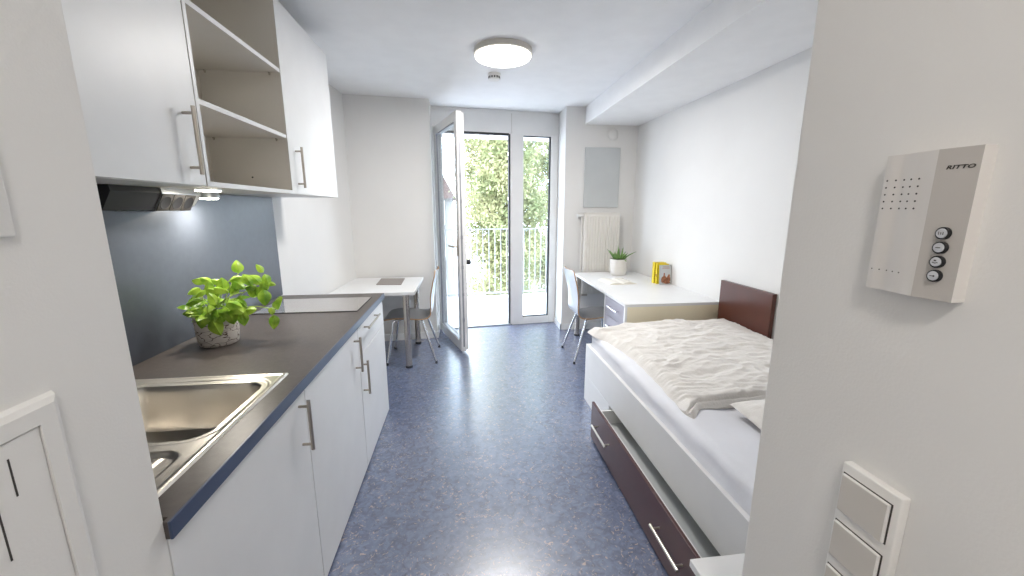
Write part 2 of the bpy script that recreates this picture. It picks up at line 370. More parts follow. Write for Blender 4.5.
def tree(name, label, cx, cy, zb, rx, ry, rz, zc, ncl, nlf, ls, m, seed, group='trees beyond the balcony'):
    rnd = random.Random(seed)
    root = thing(name, label, 'tree', (cx, cy, zb), group)
    tr = MB(); pts = []; rad = []
    for i in range(9):
        f = i / 8; pts.append((cx + .15 * math.sin(3 * f), cy + .1 * math.cos(4 * f), zb + f * (zc + rz * .75 - zb))); rad.append(.26 * (1 - f) + .03)
    tr.tube(pts, .1, 10, radii=rad)
    cl = []
    for i in range(ncl):
        while True:
            p = Vector((rnd.uniform(-1, 1), rnd.uniform(-1, 1), rnd.uniform(-1, 1)))
            if .25 < p.length < 1: break
        q = Vector((cx + p.x * rx, cy + p.y * ry, zc + p.z * rz)); cl.append(q)
        if i % 3 == 0:
            a = Vector((cx, cy, max(zb + 1, q.z - .7 * abs(p.x * rx) - .5)))
            tr.tube([a, a.lerp(q, .5) + Vector((0, 0, -.1)), q], .03, 5, radii=[.05, .03, .012])
    tr.build('trunk', M['bark'], root)
    vs = []; fs = []
    for i in range(nlf):
        c = cl[rnd.randrange(ncl)]
        p = c + Vector((rnd.gauss(0, .30), rnd.gauss(0, .30), rnd.gauss(0, .26)))
        n = Vector((rnd.uniform(-1, 1), rnd.uniform(-1, 1), rnd.uniform(-1, 1))).normalized()
        a = n.orthogonal().normalized(); a.rotate(Matrix.Rotation(rnd.uniform(0, 6.28), 3, n)); bb = n.cross(a); l = ls * rnd.uniform(.6, 1.2)
        k = len(vs)
        vs += [p - a * l, p + bb * l * .45 + n * l * .1, p + a * l, p - bb * l * .45 + n * l * .1]; fs.append((k, k + 1, k + 2, k + 3))
    me = bpy.data.meshes.new('foliage'); inv = W[root].inverted()
    me.from_pydata([inv @ v for v in vs], [], fs); me.materials.append(m)
    o = bpy.data.objects.new('foliage', me); C.objects.link(o); o.parent = root
tree('poplar_tree', 'tall yellowish green tree filling the open doorway view', 1.55, 14.5, -7, 1.25, 1.6, 6.2, 2.2, 170, 42000, .085, M['treeleaf'], 3)
tree('poplar_tree', 'green tree seen through the narrow fixed window', 4.6, 18.8, -7, 1.7, 1.7, 6.9, 1.9, 170, 38000, .09, M['treeleaf2'], 5)
tree('birch_tree', 'pale leafy tree farthest left, its crown beside the open door edge', 1.45, 24.5, -7, 1.7, 1.5, 4.2, 4.6, 100, 15000, .10, M['treeleaf2'], 8)
# neighbouring house
h = thing('house', 'pale gabled house with a red-brown roof seen through the open door glass', 'house', (-3.2, 29, -7))
b = MB(); b.box(-5.8, -.75, 25.4, 33, -7, 2.6); b.build('wall', M['render'], h)
b = MB(); t_ = bmesh.new()
P = [(-6.1, 25, 2.1), (-.42, 25, 2.1), (-3.25, 25, 7.2), (-6.1, 33.4, 2.1), (-.42, 33.4, 2.1), (-3.25, 33.4, 7.2)]
vv = [t_.verts.new(p) for p in P]
for f in ((0, 1, 2), (3, 5, 4), (0, 2, 5, 3), (1, 4, 5, 2), (0, 3, 4, 1)): t_.faces.new([vv[i] for i in f])
b.merge(t_); b.build('roof', M['tiles'], h)
for zz in (-4.5, -1.7, .5):
    for xx in (-5.3, -3.7, -2.1):
        b = MB(); b.box(xx, xx + 1.0, 25.33, 25.45, zz, zz + 1.5, bev=.02); wn = b.build('window', M['pvc'], h)
        b = MB(); b.box(xx + .1, xx + .9, 25.30, 25.34, zz + .1, zz + 1.4); b.build('pane', M['pane'], wn)
b = MB(); b.box(-5.2, -4.6, 28, 28.7, 3.5, 7.2); b.build('chimney', M['tiles'], h)

# ------------------------------------------------------------------ kitchen
def bar_handle(p0, p1, out, r=.0065, name='handle', parent=None, m=None, inset=.022, standoff=.034):
    p0, p1, out = Vector(p0), Vector(p1), Vector(out)
    b = MB(); d = (p1 - p0).normalized()
    b.tube([p0 + out * standoff, p1 + out * standoff], r, 14)
    for q in (p0 + d * inset, p1 - d * inset): b.tube([q, q + out * standoff], r * .75, 10)
    return b.build(name, m or M['handle'], parent)
XO = Vector((1, 0, 0))
def base_cab(label, y0, y1, drawer, hy, hz, hdr=None, endpanel=False):
    t = thing('base_cabinet', label, 'kitchen cabinet', (-.93, (y0 + y1) / 2, 0), 'kitchen base cabinets')
    b = MB(); x0, x1 = -1.285, -.61
    b.box(x0, x1, y0 + .001, y0 + .018, 0 if endpanel else .0, .866); b.box(x0, x1, y1 - .018, y1 - .001, 0, .866)
    b.box(x0, x0 + .01, y0 + .018, y1 - .018, .1, .60); b.box(x0 + .01, x1, y0 + .018, y1 - .018, .08, .098)
    b.box(x1 - .03, x1, y0 + .018, y1 - .018, .84, .866)
    b.build('body', M['white'], t)
    b = MB(); b.box(-.66, -.645, y0 + .018, y1 - .018, 0, .08); b.build('plinth', M['white'], t)
    top = .862 if not drawer else .683
    b = MB(); b.box(-.608, -.59, y0 + .002, y1 - .002, .012, top, bev=.0015); dr = b.build('door', M['white'], t)
    bar_handle((-.59, hy, hz[0]), (-.59, hy, hz[1]), XO, parent=dr)
    if drawer:
        b = MB(); b.box(-.608, -.59, y0 + .002, y1 - .002, .687, .862, bev=.0015); dw = b.build('drawer', M['white'], t)
        bar_handle((-.59, hdr[0], .822), (-.59, hdr[1], .822), XO, parent=dw)
base_cab('white base cabinet with one tall door under the sink', .7485, 1.437, False, 1.378, (.648, .838))
base_cab('white base cabinet with one tall door between sink and hob, middle of the row', 1.439, 2.188, False, 2.105, (.64, .832))
base_cab('white base cabinet with drawer above a door at the far end below the hob', 2.19, 2.885, True, 2.225, (.455, .655), (2.31, 2.62), True)

# worktop (with sink cut-out)
t = thing('worktop', 'long dark brown-grey kitchen worktop with bluish light painted on its front edge', 'worktop', (-.93, 1.83, .867))
b = MB(); sx0, sx1, sy0, sy1 = -1.17, -.67, .80, 1.44
b.box(-.5902, -.582, .745, .76, .867, .905); b.box(-1.288, -.582, .76, sy0, .867, .905); b.box(-1.288, -.582, sy1, 2.90, .867, .905)
b.box(-1.288, sx0, sy0, sy1, .867, .905); b.box(sx1, -.582, sy0, sy1, .867, .905)
b.build('worktop_slab', M['worktop'], t)
b = MB(); b.box(-.582, -.576, .744, 2.903, .866, .9052, bev=.0015); b.build('front_edge', M['edge_cool_tint'], t)  # separate strip only to hold the painted blue light
b = MB(); b.box(-1.288, -1.272, .76, 2.925, .9055, 1.573, bev=.001); tag(b.build('splashback', M['splash']), 'dark anthracite splashback panel behind the worktop', 'splashback')

# sink : one pressed steel sheet
def rr(x, y, cx, cy, hx, hy, r):
    qx = abs(x - cx) - (hx - r); qy = abs(y - cy) - (hy - r)
    return math.hypot(max(qx, 0), max(qy, 0)) + min(max(qx, qy), 0) - r
def sm(a, b_, v):
    t_ = min(1, max(0, (v - a) / (b_ - a))); return t_ * t_ * (3 - 2 * t_)
SX0, SX1, SY0, SY1 = -1.21, -.648, .77, 1.465
def sink(u, v):
    x = SX0 + (SX1 - SX0) * u; y = SY0 + (SY1 - SY0) * v
    z = .9095
    e = min(x - SX0, SX1 - x, y - SY0, SY1 - y)
    z += .0035 * (sm(.0, .006, e) - sm(.012, .020, e)) - .004 * (1 - sm(0, .003, e))
    d = rr(x, y, -.915, 1.225, .222, .183, .065)
    z -= .004 * (1 - sm(.016, .026, d))
    z -= .150 * (1 - sm(-.035, .0, d)) + .008 * (1 - sm(-.20, -.03, d))
    d = rr(x, y, -.915, .895, .215, .09, .04)
    z -= .010 * (1 - sm(-.01, .005, d))
    if d < -.012: z += .003 * max(0, math.sin((x + 1.1) * 2 * PI / .048))
    return (x, y, z)
t = thing('sink', 'stainless steel inset kitchen sink with rounded bowl and drainer', 'sink', (-.92, 1.12, .90))
b = MB(); b.grid(sink, 150, 190); b.build('basin', M['steel'], t)
b = MB(); b.lathe([(0, 0), (.036, 0), (.042, .003), (.045, .001)], (-.915, 1.225, .7485), 32); b.build('drain', M['chrome'], t)
b = MB(); b.lathe([(.026, 0), (.026, .01), (.02, .015), (.018, .11), (.016, .12), (0, .122)], (-1.165, 1.0, .909), 24)
pts = [(-1.165, 1.0, 1.02)] + [(-1.165 + .10 * (1 - math.cos(a)) , 1.0 + .02 * math.sin(a), 1.10 + .09 * math.sin(a)) for a in [i * PI / 10 for i in range(0, 11)]] + [(-.965, 1.0, 1.04)]
b.tube(pts, .011, 12); b.tube([(-1.165, 1.0, 1.0), (-1.165, .93, 1.04)], .007)
b.bm.transform(Matrix.Translation((-.0, -.16, 0)))
b.build('tap', M['chrome'], t)

# hob
t = thing('hob', 'flat glass hob with mirror sheen set in the far worktop', 'hob', (-.92, 2.56, .905))
b = MB(); b.box(-1.215, -.630, 2.37, 2.755, .9055, .9075, bev=.001); b.build('bezel', M['black'], t)
b = MB(); b.box(-1.212, -.634, 2.380, 2.752, .9075, .910, bev=.001); b.build('glass_top', M['hob'], t)

# upper cabinets
UZ0, UZ1, UF = 1.577, 2.527, -.90
def upper(label, y0, y1, hy, hz):
    t = thing('wall_cabinet', label, 'kitchen cabinet', (-1.1, (y0 + y1) / 2, UZ0), 'kitchen wall cabinets')
    b = MB(); x0, x1 = -1.288, UF - .02
    b.box(x0, x1, y0 + .001, y0 + .018, UZ0, UZ1); b.box(x0, x1, y1 - .018, y1 - .001, UZ0, UZ1)
    b.box(x0, x1, y0 + .018, y1 - .018, UZ0, UZ0 + .018); b.box(x0, x1, y0 + .018, y1 - .018, UZ1 - .018, UZ1)
    b.box(x0, x0 + .008, y0 + .018, y1 - .018, UZ0 + .018, UZ1 - .018)
    b.build('body', M['white'], t)
    b = MB(); b.box(UF - .018, UF, y0 + .002, y1 - .002, UZ0 + .001, UZ1 - .001, bev=.0015); dr = b.build('door', M['white'], t)
    bar_handle((UF, hy, hz[0]), (UF, hy, hz[1]), XO, parent=dr)
upper('large white wall cabinet with closed door nearest the hall, left of the open shelves', .7485, 1.5835, 1.507, (1.612, 1.828))
upper('white wall cabinet with closed door right of the open shelves', 2.334, 3.11, 2.407, (1.612, 1.828))
t = thing('open_shelf_unit', 'open white wall shelf unit between the two closed wall cabinets', 'shelf unit', (-1.1, 1.96, UZ0))
y0, y1 = 1.584, 2.332
b = MB(); b.mi = 0
b.box(-1.288, UF, y0, y0 + .018, UZ0, UZ1); b.box(-1.288, UF, y1 - .018, y1, UZ0, UZ1)
b.box(-1.288, UF, y0 + .018, y1 - .018, UZ0, UZ0 + .018); b.box(-1.288, UF, y0 + .018, y1 - .018, UZ1 - .018, UZ1)
b.build('carcass', M['inner'], t)
b = MB()
b.box(UF - .0005, UF + .0015, y0, y0 + .018, UZ0, UZ1); b.box(UF - .0005, UF + .0015, y1 - .018, y1, UZ0, UZ1)
b.box(UF - .0005, UF + .0015, y0 + .018, y1 - .018, UZ0, UZ0 + .018); b.box(UF - .0005, UF + .0015, y0 + .018, y1 - .018, UZ1 - .018, UZ1)
b.build('front_edge', M['white'], t)
b = MB(); b.box(-1.288, -1.28, y0 + .018, y1 - .018, UZ0 + .018, UZ1 - .018); b.build('back_panel', M['inner'], t)
for z in (1.857, 2.172):
    b = MB(); b.mi = 0; b.box(-1.28, UF - .004, y0 + .019, y1 - .019, z, z + .018); b.mi = 1; b.box(UF - .004, UF - .002, y0 + .019, y1 - .019, z, z + .018)
    sh = b.build('shelf', [M['inner'], M['white']], t)
    for (px, py) in ((-1.25, y1 - .021), (-.95, y1 - .021), (-1.25, y0 + .021), (-.95, y0 + .021)):
        b = MB(); b.tube([(px, py + .003, z - .005), (px, py - .008 if py > 2 else py + .008, z - .005)], .004, 8); b.box(px - .003, px + .003, py - .004, py + .002, z - .014, z - .002); b.build('shelf_pin', M['handle'], sh)
b = MB(); b.tube([(-1.09, y1 - .019, 1.66), (-1.09, y1 - .0165, 1.66)], .0045, 10); b.build('screw_cap', M['dkgrey'], t)

# socket strip below the cabinets
t = thing('socket_strip', 'corner socket strip with three black outlets below the wall cabinets', 'power socket', (-1.2, 1.78, 1.49))
def wedge(b, ya, yb, off=0):
    sec = [(-1.271, 1.576), (-1.112 - off, 1.576), (-1.108 - off, 1.556), (-1.142 - off, 1.490 + off), (-1.271, 1.490 + off)]
    t_ = bmesh.new(); A = [t_.verts.new((x, ya, z)) for x, z in sec]; B = [t_.verts.new((x, yb, z)) for x, z in sec]
    t_.faces.new(A); t_.faces.new(B)
    for i in range(5): t_.faces.new([A[i], A[(i + 1) % 5], B[(i + 1) % 5], B[i]])
    b.merge(t_)
b = MB(); wedge(b, 1.67, 1.865); b.build('housing', M['alu'], t)
b = MB(); wedge(b, 1.45, 1.668, .004); b.build('cable_housing', M['black'], t)
b = MB(); wedge(b, 1.867, 1.93, .02); b.build('end_bracket', M['board'], t)
nrm = Vector((.066, 0, -.034)).normalized(); upv = Vector((.034, 0, .066)).normalized()
for k in range(3):
    yc = 1.702 + k * .0655; c = Vector((-1.125, yc, 1.523)) + nrm * .0008
    Rm = Matrix((( upv.x, 0, nrm.x, c.x), (upv.y, 1, nrm.y, c.y), (upv.z, 0, nrm.z, c.z), (0, 0, 0, 1)))
    b = MB(); b.mi = 0; b.box(-.034, .034, -.0305, .0305, -.002, .002, T=Rm, bev=.001); b.mi = 1
    tmp = MB(); tmp.lathe([(0, .0022), (.024, .0022), (.0255, .003), (.027, .0022)], (0, 0, 0), 28)
    tmp.bm.transform(Rm); bb = tmp.bm; b.mi = 1
    b.merge(bb, True); so = b.build('socket', [M['dkgrey'], M['black']], t)
# under cabinet lights
t = thing('cabinet_light', 'small rectangular lit lamp under the open shelf unit', 'lamp', (-1.02, 1.74, 1.56), 'under-cabinet lights')
b = MB(); b.box(-1.05, -.985, 1.75, 1.83, 1.571, 1.577, bev=.001); b.build('housing', M['alu'], t)
b = MB(); b.box(-1.046, -.989, 1.754, 1.826, 1.567, 1.571, bev=.001); b.build('diffuser', M['led'], t)
t = thing('cabinet_light', 'round lit lamp under the shelves close to the splashback', 'lamp', (-1.17, 2.05, 1.55), 'under-cabinet lights')
b = MB(); b.lathe([(0, .037), (.04, .037), (.042, .01), (.038, .006)], (-1.165, 2.05, 1.540), 32); b.build('housing', M['alu'], t)
b = MB(); b.lathe([(.038, .007), (.03, .001), (0, 0)], (-1.165, 2.05, 1.540), 32); b.build('diffuser', M['led'], t)

# ------------------------------------------------------------------ basil pot
def leaf(b, base, d, up, L, w, cup=.25, droop=.25, nu=7, nv=4):
    d = Vector(d).normalized(); side = d.cross(Vector(up)).normalized(); n = side.cross(d).normalized()
    def fn(u, v):
        s = v * 2 - 1; ww = w * (math.sin(PI * min(1, u ** .75)) ** .8 if 0 < u < 1 else 0.02) * .5
        p = Vector(base) + d * L * u + side * ww * s + n * (L * (-droop * u * u + .12 * math.sin(PI * u)) + abs(s) ** 1.5 * ww * cup * -1 + .035 * L * math.cos(s * PI * 2) * math.sin(PI * u))
        return p
    b.grid(fn, nu, nv)
# unprojection used only to pick real positions around the pot
def wpos(px, py, y):
    f = 400.0; vx, vy = -49.0, -79.5; th = math.atan2(79.5, f)
    Uv = Vector((0, -math.cos(th), -math.sin(th))); Yv = Vector((vx, vy, f)).normalized(); Yv = (Yv - Uv * Yv.dot(Uv)).normalized(); Xv = Yv.cross(Uv)
    if Xv.x < 0: Xv = -Xv
    c = Vector((px - 512, py - 288, f)); d = Vector((c.dot(Xv), c.dot(Yv), c.dot(Uv))); return Vector((0, 0, 1.5)) + d * (y / d.y)
PB = Vector((-1.105, 1.87, .906))
t = thing('potted_basil', 'leafy green basil in a whitish birch-bark pot on the worktop', 'potted plant', PB)
b = MB(); prof = [(0, 0), (.070, 0), (.074, .006), (.080, .06), (.083, .128), (.080, .132), (.075, .128), (.074, .115)]
b.lathe(prof, PB, 56)
for v in b.bm.verts:
    q = v.co - PB; k = 1 + .03 * noise.noise(Vector((q.x * 25, q.y * 25, q.z * 30)))
    v.co.x = PB.x + q.x * k * 1.02; v.co.y = PB.y + q.y * k
b.build('pot', M['birch'], t)
b = MB(); b.lathe([(0, .118), (.04, .119), (.075, .116)], PB, 24); b.build('soil', M['soil'], t)
LV = [ # crop px x, y, length px, angle deg (screen, 0 right, 90 up), y-depth offset
 (185,320,110,185,-.03),(175,190,75,200,-.01),(165,235,80,205,0),(185,260,90,190,-.03),(205,150,80,170,.03),(245,165,70,150,.02),(270,205,80,175,-.02),
 (305,165,70,160,.03),(340,150,70,20,.03),(395,105,70,100,.05),(360,150,70,-30,.03),(420,110,70,-50,.02),(450,115,70,-30,.05),
 (540,100,55,130,.05),(545,110,60,-70,.05),(530,140,60,-60,.05),(560,160,45,-10,.05),(520,180,70,-90,.04),(540,200,80,-85,.03),(500,190,60,-110,.04),
 (590,300,60,60,.0),(585,300,40,-80,.0),(600,345,75,-95,.0),(320,275,80,-10,-.05),(330,290,80,-20,-.04),(400,300,70,-60,-.03),(430,320,50,10,-.02),
 (410,330,75,-80,-.04),(375,320,70,-100,-.04),(250,350,100,-80,-.08),(240,370,90,-60,-.08),(190,340,75,-95,-.08),(215,330,90,-120,-.08),(270,290,70,120,-.06),
 (220,295,70,40,-.06),(430,190,60,10,.03),(470,180,60,-90,.04),(400,190,70,170,.03),(300,330,70,-20,-.06),(340,340,60,-60,-.06),(280,240,80,140,-.02),(230,230,70,100,-.01),
 (350,230,70,60,.02),(310,210,70,100,.0),(205,200,70,-150,-.03),(380,260,70,-30,-.02),(250,190,80,-10,-.02),(290,310,60,-90,-.06)]
fo = MB(); st = MB(); core = PB + Vector((0, 0, .12)); rn = random.Random(4)
for (cx, cy, L, a, dy) in LV:
    p = wpos(170 + cx / 5.76, 255 + cy / 5.76, PB.y + dy)
    ar = math.radians(a); q = wpos(170 + (cx + L * math.cos(ar)) / 5.76, 255 + (cy - L * math.sin(ar)) / 5.76, PB.y + dy + rn.uniform(-.03, .01))
    dd = q - p
    leaf(fo, p, dd, Vector((.35 + rn.uniform(-.25, .25), -.75, .65 + rn.uniform(-.2, .2))), dd.length * 1.12, dd.length * rn.uniform(.74, .92), cup=.75, droop=.22, nu=9, nv=6)
for i in range(48):
    a = rn.uniform(0, 2 * PI); r = rn.uniform(.02, .085); p = core + Vector((r * math.cos(a), r * math.sin(a), rn.uniform(.005, .075)))
    leaf(fo, p, (math.cos(a), math.sin(a), rn.uniform(-.3, .3)), (0, -.2, 1), rn.uniform(.045, .06), rn.uniform(.035, .045), cup=.7)
for (cx, cy, dy) in [(395,105,.05),(540,160,.05),(590,310,0),(450,180,.04),(170,190,-.01),(340,150,.03),(160,240,0),(305,160,.02),(420,215,.02),(250,150,.03),(430,120,.05),(245,330,-.06),(190,310,-.04)]:
    e = wpos(170 + cx / 5.76, 255 + cy / 5.76, PB.y + dy); s0 = core + Vector((rn.uniform(-.03, .04), rn.uniform(-.03, .03), 0)); m_ = s0.lerp(e, .5) + Vector((0, 0, .025))
    st.tube([s0, s0.lerp(m_, .5) + Vector((0, 0, .012)), m_, m_.lerp(e, .5) + Vector((0, 0, .008)), e], .0022, 7)
fo.build('foliage', M['basil'], t); st.build('stem', M['stem'], t)

# ------------------------------------------------------------------ dining table left
t = thing('dining_table', 'small white rectangular table with round steel legs by the left wall', 'table', (-.84, 4.1, 0))
b = MB(); b.prism([(-1.235, 3.69), (-.462, 3.69), (-.462, 4.53), (-1.196, 4.525)], .715, .745, bev=.002)
b.build('tabletop', M['white'], t)
for (x, y) in ((-.548, 3.722), (-.538, 4.43), (-1.14, 3.755), (-1.13, 4.43)):
    b = MB(); b.tube([(x, y, .02), (x, y, .715)], .030, 24); lg = b.build('leg', M['legmetal'], t)
    b = MB(); b.lathe([(0, 0), (.032, 0), (.033, .012), (.03, .022)], (x, y, 0), 24); b.build('rubber_foot', M['rubber'], lg)
b = MB(); b.prism([(-.885, 4.085), (-.635, 4.06), (-.65, 4.43), (-.905, 4.455)], .7455, .751, bev=.001); tag(b.build('table_mat', M['pad']), 'flat taupe-grey mat lying on the small white table', 'mat')

# ------------------------------------------------------------------ chairs
def make_chair(label):
    t = thing('chair', label, 'chair', (0, 0, 0), 'shell chairs with chrome legs')
    # side profile of the bent shell, x forward
    pr = [(.252, .430), (.225, .447), (.16, .458), (.06, .458), (-.02, .450), (-.09, .442), (-.14, .442), (-.175, .452), (-.198, .475), (-.208, .51), (-.216, .57), (-.226, .64), (-.240, .72), (-.258, .80), (-.276, .87), (-.282, .915)]
    # arc-length resample
    P_ = [Vector((x, 0, z)) for x, z in pr]; S = [0]
    for i in range(1, len(P_)): S.append(S[-1] + (P_[i] - P_[i - 1]).length)
    def at(s):
        for i in range(1, len(S)):
            if s <= S[i] + 1e-9:
                f = (s - S[i - 1]) / (S[i] - S[i - 1]); return P_[i - 1].lerp(P_[i], f), (P_[i] - P_[i - 1]).normalized()
        return P_[-1], (P_[-1] - P_[-2]).normalized()
    T_ = S[-1]
    def halfw(s):
        w = .208 if s < .3 else (.208 - .025 * sm(.3, .5, s) + .015 * sm(.55, .85, s))
        e = s; r = .07
        if e < r: w -= r * .9 * (1 - math.sqrt(max(0, 1 - ((r - e) / r) ** 2)))
        e = T_ - s; r = .05
        if e < r: w -= r * .8 * (1 - math.sqrt(max(0, 1 - ((r - e) / r) ** 2)))
        return w
    def shell(s0, s1, name, mats, closeA, closeB):
        bm = bmesh.new(); N = 34; K = 12; F = []; Bk = []
        for i in range(N + 1):
            s = s0 + (s1 - s0) * i / N; p, d = at(s); n = Vector((d.z, 0, -d.x)); 
            if n.z < 0 and s < .4: n = -n
            if s >= .4 and n.x < 0: n = -n
            w = halfw(s); A = []; B = []
            for k in range(K + 1):
                f = 2 * k / K - 1; crv = (.022 * sm(.45, .7, s)) * f * f
                q = p + Vector((crv, f * w, 0)) - Vector((0, 0, 0)) + n * 0
                A.append(bm.verts.new(q + n * .0055)); B.append(bm.verts.new(q - n * .0055))
            F.append(A); Bk.append(B)
        for i in range(N):
            for k in range(K):
                f = bm.faces.new([F[i][k], F[i + 1][k], F[i + 1][k + 1], F[i][k + 1]]); f.material_index = 0; f.smooth = True
                f = bm.faces.new([Bk[i][k], Bk[i][k + 1], Bk[i + 1][k + 1], Bk[i + 1][k]]); f.material_index = 1; f.smooth = True
            for k in (0, K):
                f = bm.faces.new([F[i][k], F[i + 1][k], Bk[i + 1][k], Bk[i][k]]); f.material_index = 2
        for (i, c) in ((0, closeA), (N, closeB)):
            for k in range(K):
                f = bm.faces.new([F[i][k], F[i][k + 1], Bk[i][k + 1], Bk[i][k]]); f.material_index = 2
        bmesh.ops.recalc_face_normals(bm, faces=bm.faces)
        m_ = MB(); m_.bm.free(); m_.bm = bm; return m_.build(name, mats, t)
    mid = S[7]
    shell(0, mid, 'seat', [M['greyply'], M['greyply'], M['ply']], True, False)
    shell(mid, T_, 'backrest', [M['greyply'], M['greyback_sheen'], M['ply']], False, True)
    for sy in (-1, 1):
        for (fx, kx) in ((.225, .13), (-.245, -.10)):
            b = MB(); K0 = Vector((kx * .25, sy * .125, .436)); K1 = Vector((kx, sy * .155, .430)); K2 = Vector((kx * 1.22, sy * .172, .405)); Fp = Vector((fx, sy * .235, .012))
            pts = [K0, K0.lerp(K1, .6), K1, K1.lerp(K2, .5) + Vector((kx * .05, 0, .008)), K2, K2.lerp(Fp, .5), Fp]
            b.tube(pts, .0108, 12); lg = b.build('leg', M['chrome'], t)
            b = MB(); b.tube([Fp + Vector((0, 0, .014)), Fp - Vector((0, 0, .012))], .012, 12); b.build('rubber_foot', M['rubber'], lg)
    b = MB()
    for xx in (.06, -.06): b.tube([(xx, -.14, .434), (xx, .14, .434)], .009, 10)
    b.build('seat_frame', M['chrome'], t)
    return t
ch = make_chair('grey shell chair with chrome legs facing left at the small white table')
ch.location = (-.54, 4.03, 0); ch.rotation_euler = (0, 0, PI)
dup(ch, (1.295, 3.85, 0), 0, 'grey shell chair with chrome legs at the long white desk, back towards the room')

# ------------------------------------------------------------------ desk right
DX0, DX1, DY0, DY1 = 1.272, 2.055, 2.985, 4.62
t = thing('desk', 'long white desk with drawer pedestal beyond the bed', 'desk', (1.66, 3.8, 0))
b = MB(); b.prism([(DX0, DY0), (2.098, DY0), (DX1 + .003, DY1), (DX0 + .03, DY1)], .722, .745, bev=.0015); b.build('desktop', M['white'], t)
b = MB(); b.box(DX0 + .004, 2.092, DY0 + .003, DY0 + .022, 0, .721); b.build('end_panel', M['cream'], t)
b = MB(); b.box(DX0 + .012, 1.85, 3.475, 3.495, .05, .721); b.box(1.83, 1.85, DY0 + .023, 3.475, .05, .721); b.box(DX0 + .012, 1.83, DY0 + .023, 3.475, .05, .07)
b.box(DX0 + .002, DX0 + .02, DY0 + .001, DY0 + .024, 0, .7215)
b.build('pedestal', M['whiteg'], t)
for (za, zb_, hz) in ((.553, .715, .645), (.385, .548, .47), (.08, .38, .25)):
    b = MB(); b.box(DX0 + .012, DX0 + .03, DY0 + .026, 3.472, za, zb_, bev=.001); dr = b.build('drawer', M['lav'], t)
    bar_handle((DX0 + .012, 3.12, hz), (DX0 + .012, 3.35, hz), (-1, 0, 0), parent=dr, m=M['chrome'], r=.006, standoff=.03)
for (x, y) in ((1.325, 4.49), (1.98, 4.49)):
    b = MB(); b.tube([(x, y, .02), (x, y, .722)], .030, 24); lg = b.build('leg', M['legmetal'], t)
    b = MB(); b.lathe([(0, 0), (.032, 0), (.033, .012), (.03, .022)], (x, y, 0), 24); b.build('rubber_foot', M['rubber'], lg)

# succulent
PS = Vector((1.765, 4.40, .7455))
t = thing('potted_succulent', 'spiky green succulent in a white ceramic pot on the desk', 'potted plant', PS)
b = MB(); b.lathe([(0, 0), (.075, 0), (.088, .012), (.096, .06), (.096, .183), (.09, .186), (.086, .18), (.086, .165)], PS, 40); b.build('pot', M['ceramic'], t)
b = MB(); b.lathe([(0, .168), (.05, .17), (.087, .166)], PS, 24); b.build('soil', M['soil'], t)
b = MB(); rn = random.Random(11)
def spike(b, p, d, L, w):
    d = Vector(d).normalized(); pts = [p + d * L * f + Vector((0, 0, (.18 * L * f * (1 - f)))) for f in (0, .25, .5, .75, 1)]
    b.tube(pts, w, 6, radii=[w, w * 1.15, w * .9, w * .55, w * .1])
for i in range(46):
    a = rn.uniform(0, 2 * PI); el = rn.uniform(.45, 1.5); L = rn.uniform(.07, .145)
    spike(b, PS + Vector((.035 * math.cos(a), .035 * math.sin(a), .165)), (math.cos(a) * math.cos(el), math.sin(a) * math.cos(el), math.sin(el)), L, .0095)
spike(b, PS + Vector((-.02, 0, .17)), (-.75, -.1, .75), .19, .008); spike(b, PS + Vector((.03, 0, .17)), (.9, -.1, .52), .20, .008); spike(b, PS + Vector((.02, -.05, .18)), (.3, -.5, -.1), .07, .009)
spike(b, PS + Vector((0, 0, .17)), (-.1, 0, 1), .17, .009); spike(b, PS + Vector((.02, 0, .17)), (.2, 0, 1), .15, .009)
b.build('foliage', M['succ'], t)

# open book
t = thing('open_book', 'low open book with cream pages lying on the desk', 'book', (1.58, 3.96, .7455))
OT = Matrix.Translation((1.585, 3.965, .7455)) @ Matrix.Rotation(math.radians(4), 4, 'Z')
b = MB()
b.grid(lambda u, v: OT @ Vector((-.145 + .29 * u, -.14 + .28 * v, .001 + .018 * abs(math.sin(PI * min(.5, abs(u - .5)) * 2)) ** .6)), 30, 4)
b.grid(lambda u, v: OT @ Vector((-.145 + .29 * u, -.14 + .28 * v, .0)), 30, 4)
for yy in (-.14, .14): b.grid(lambda u, v: OT @ Vector((-.145 + .29 * u, yy, v * (.001 + .018 * abs(math.sin(PI * min(.5, abs(u - .5)) * 2)) ** .6))), 30, 1)
b.build('pages', M['papery'], t)
b = MB(); b.box(-.15, .15, -.145, .145, -.0008, .0012, T=OT); b.build('cover', M['paper'], t)
b = MB()
for k in range(9): b.box(.03, .12 - .02 * (k % 3 == 2), .105 - k * .024, .109 - k * .024, .0165, .0185, T=OT)
b.build('text_lines', M['plasticg'], t)

# standing books
def book(label, x0, x1, y0, y1, h, m, grp, title=False, lean=0.0):
    t = thing('book', label, 'book', ((x0 + x1) / 2, (y0 + y1) / 2, .7455), grp)
    T0 = Matrix.Translation((x0, y1, .7455)) @ Matrix.Rotation(lean, 4, 'X') @ Matrix.Translation((-x0, -y1, -.7455))
    b = MB(); z = .7455
    b.box(x0, x1, y0, y0 + .003, z, z + h, T=T0); b.box(x0, x1, y1 - .003, y1, z, z + h, T=T0); b.box(x0, x0 + .003, y0, y1, z, z + h, T=T0)
    b.build('cover', m, t)
    b = MB(); b.box(x0 + .003, x1 - .004, y0 + .003, y1 - .003, z + .004, z + h - .004, T=T0); b.build('pages', M['paper'], t)
    return t, T0
book('thick yellow book standing at the back of the three by the wall', 1.93, 2.05, 3.845, 3.895, .215, M['yellow'], 'books standing on the desk')
t, T0 = book('thinner yellow book standing between the thick yellow one and the grey one', 1.94, 2.06, 3.805, 3.842, .205, M['yellow'], 'books standing on the desk')
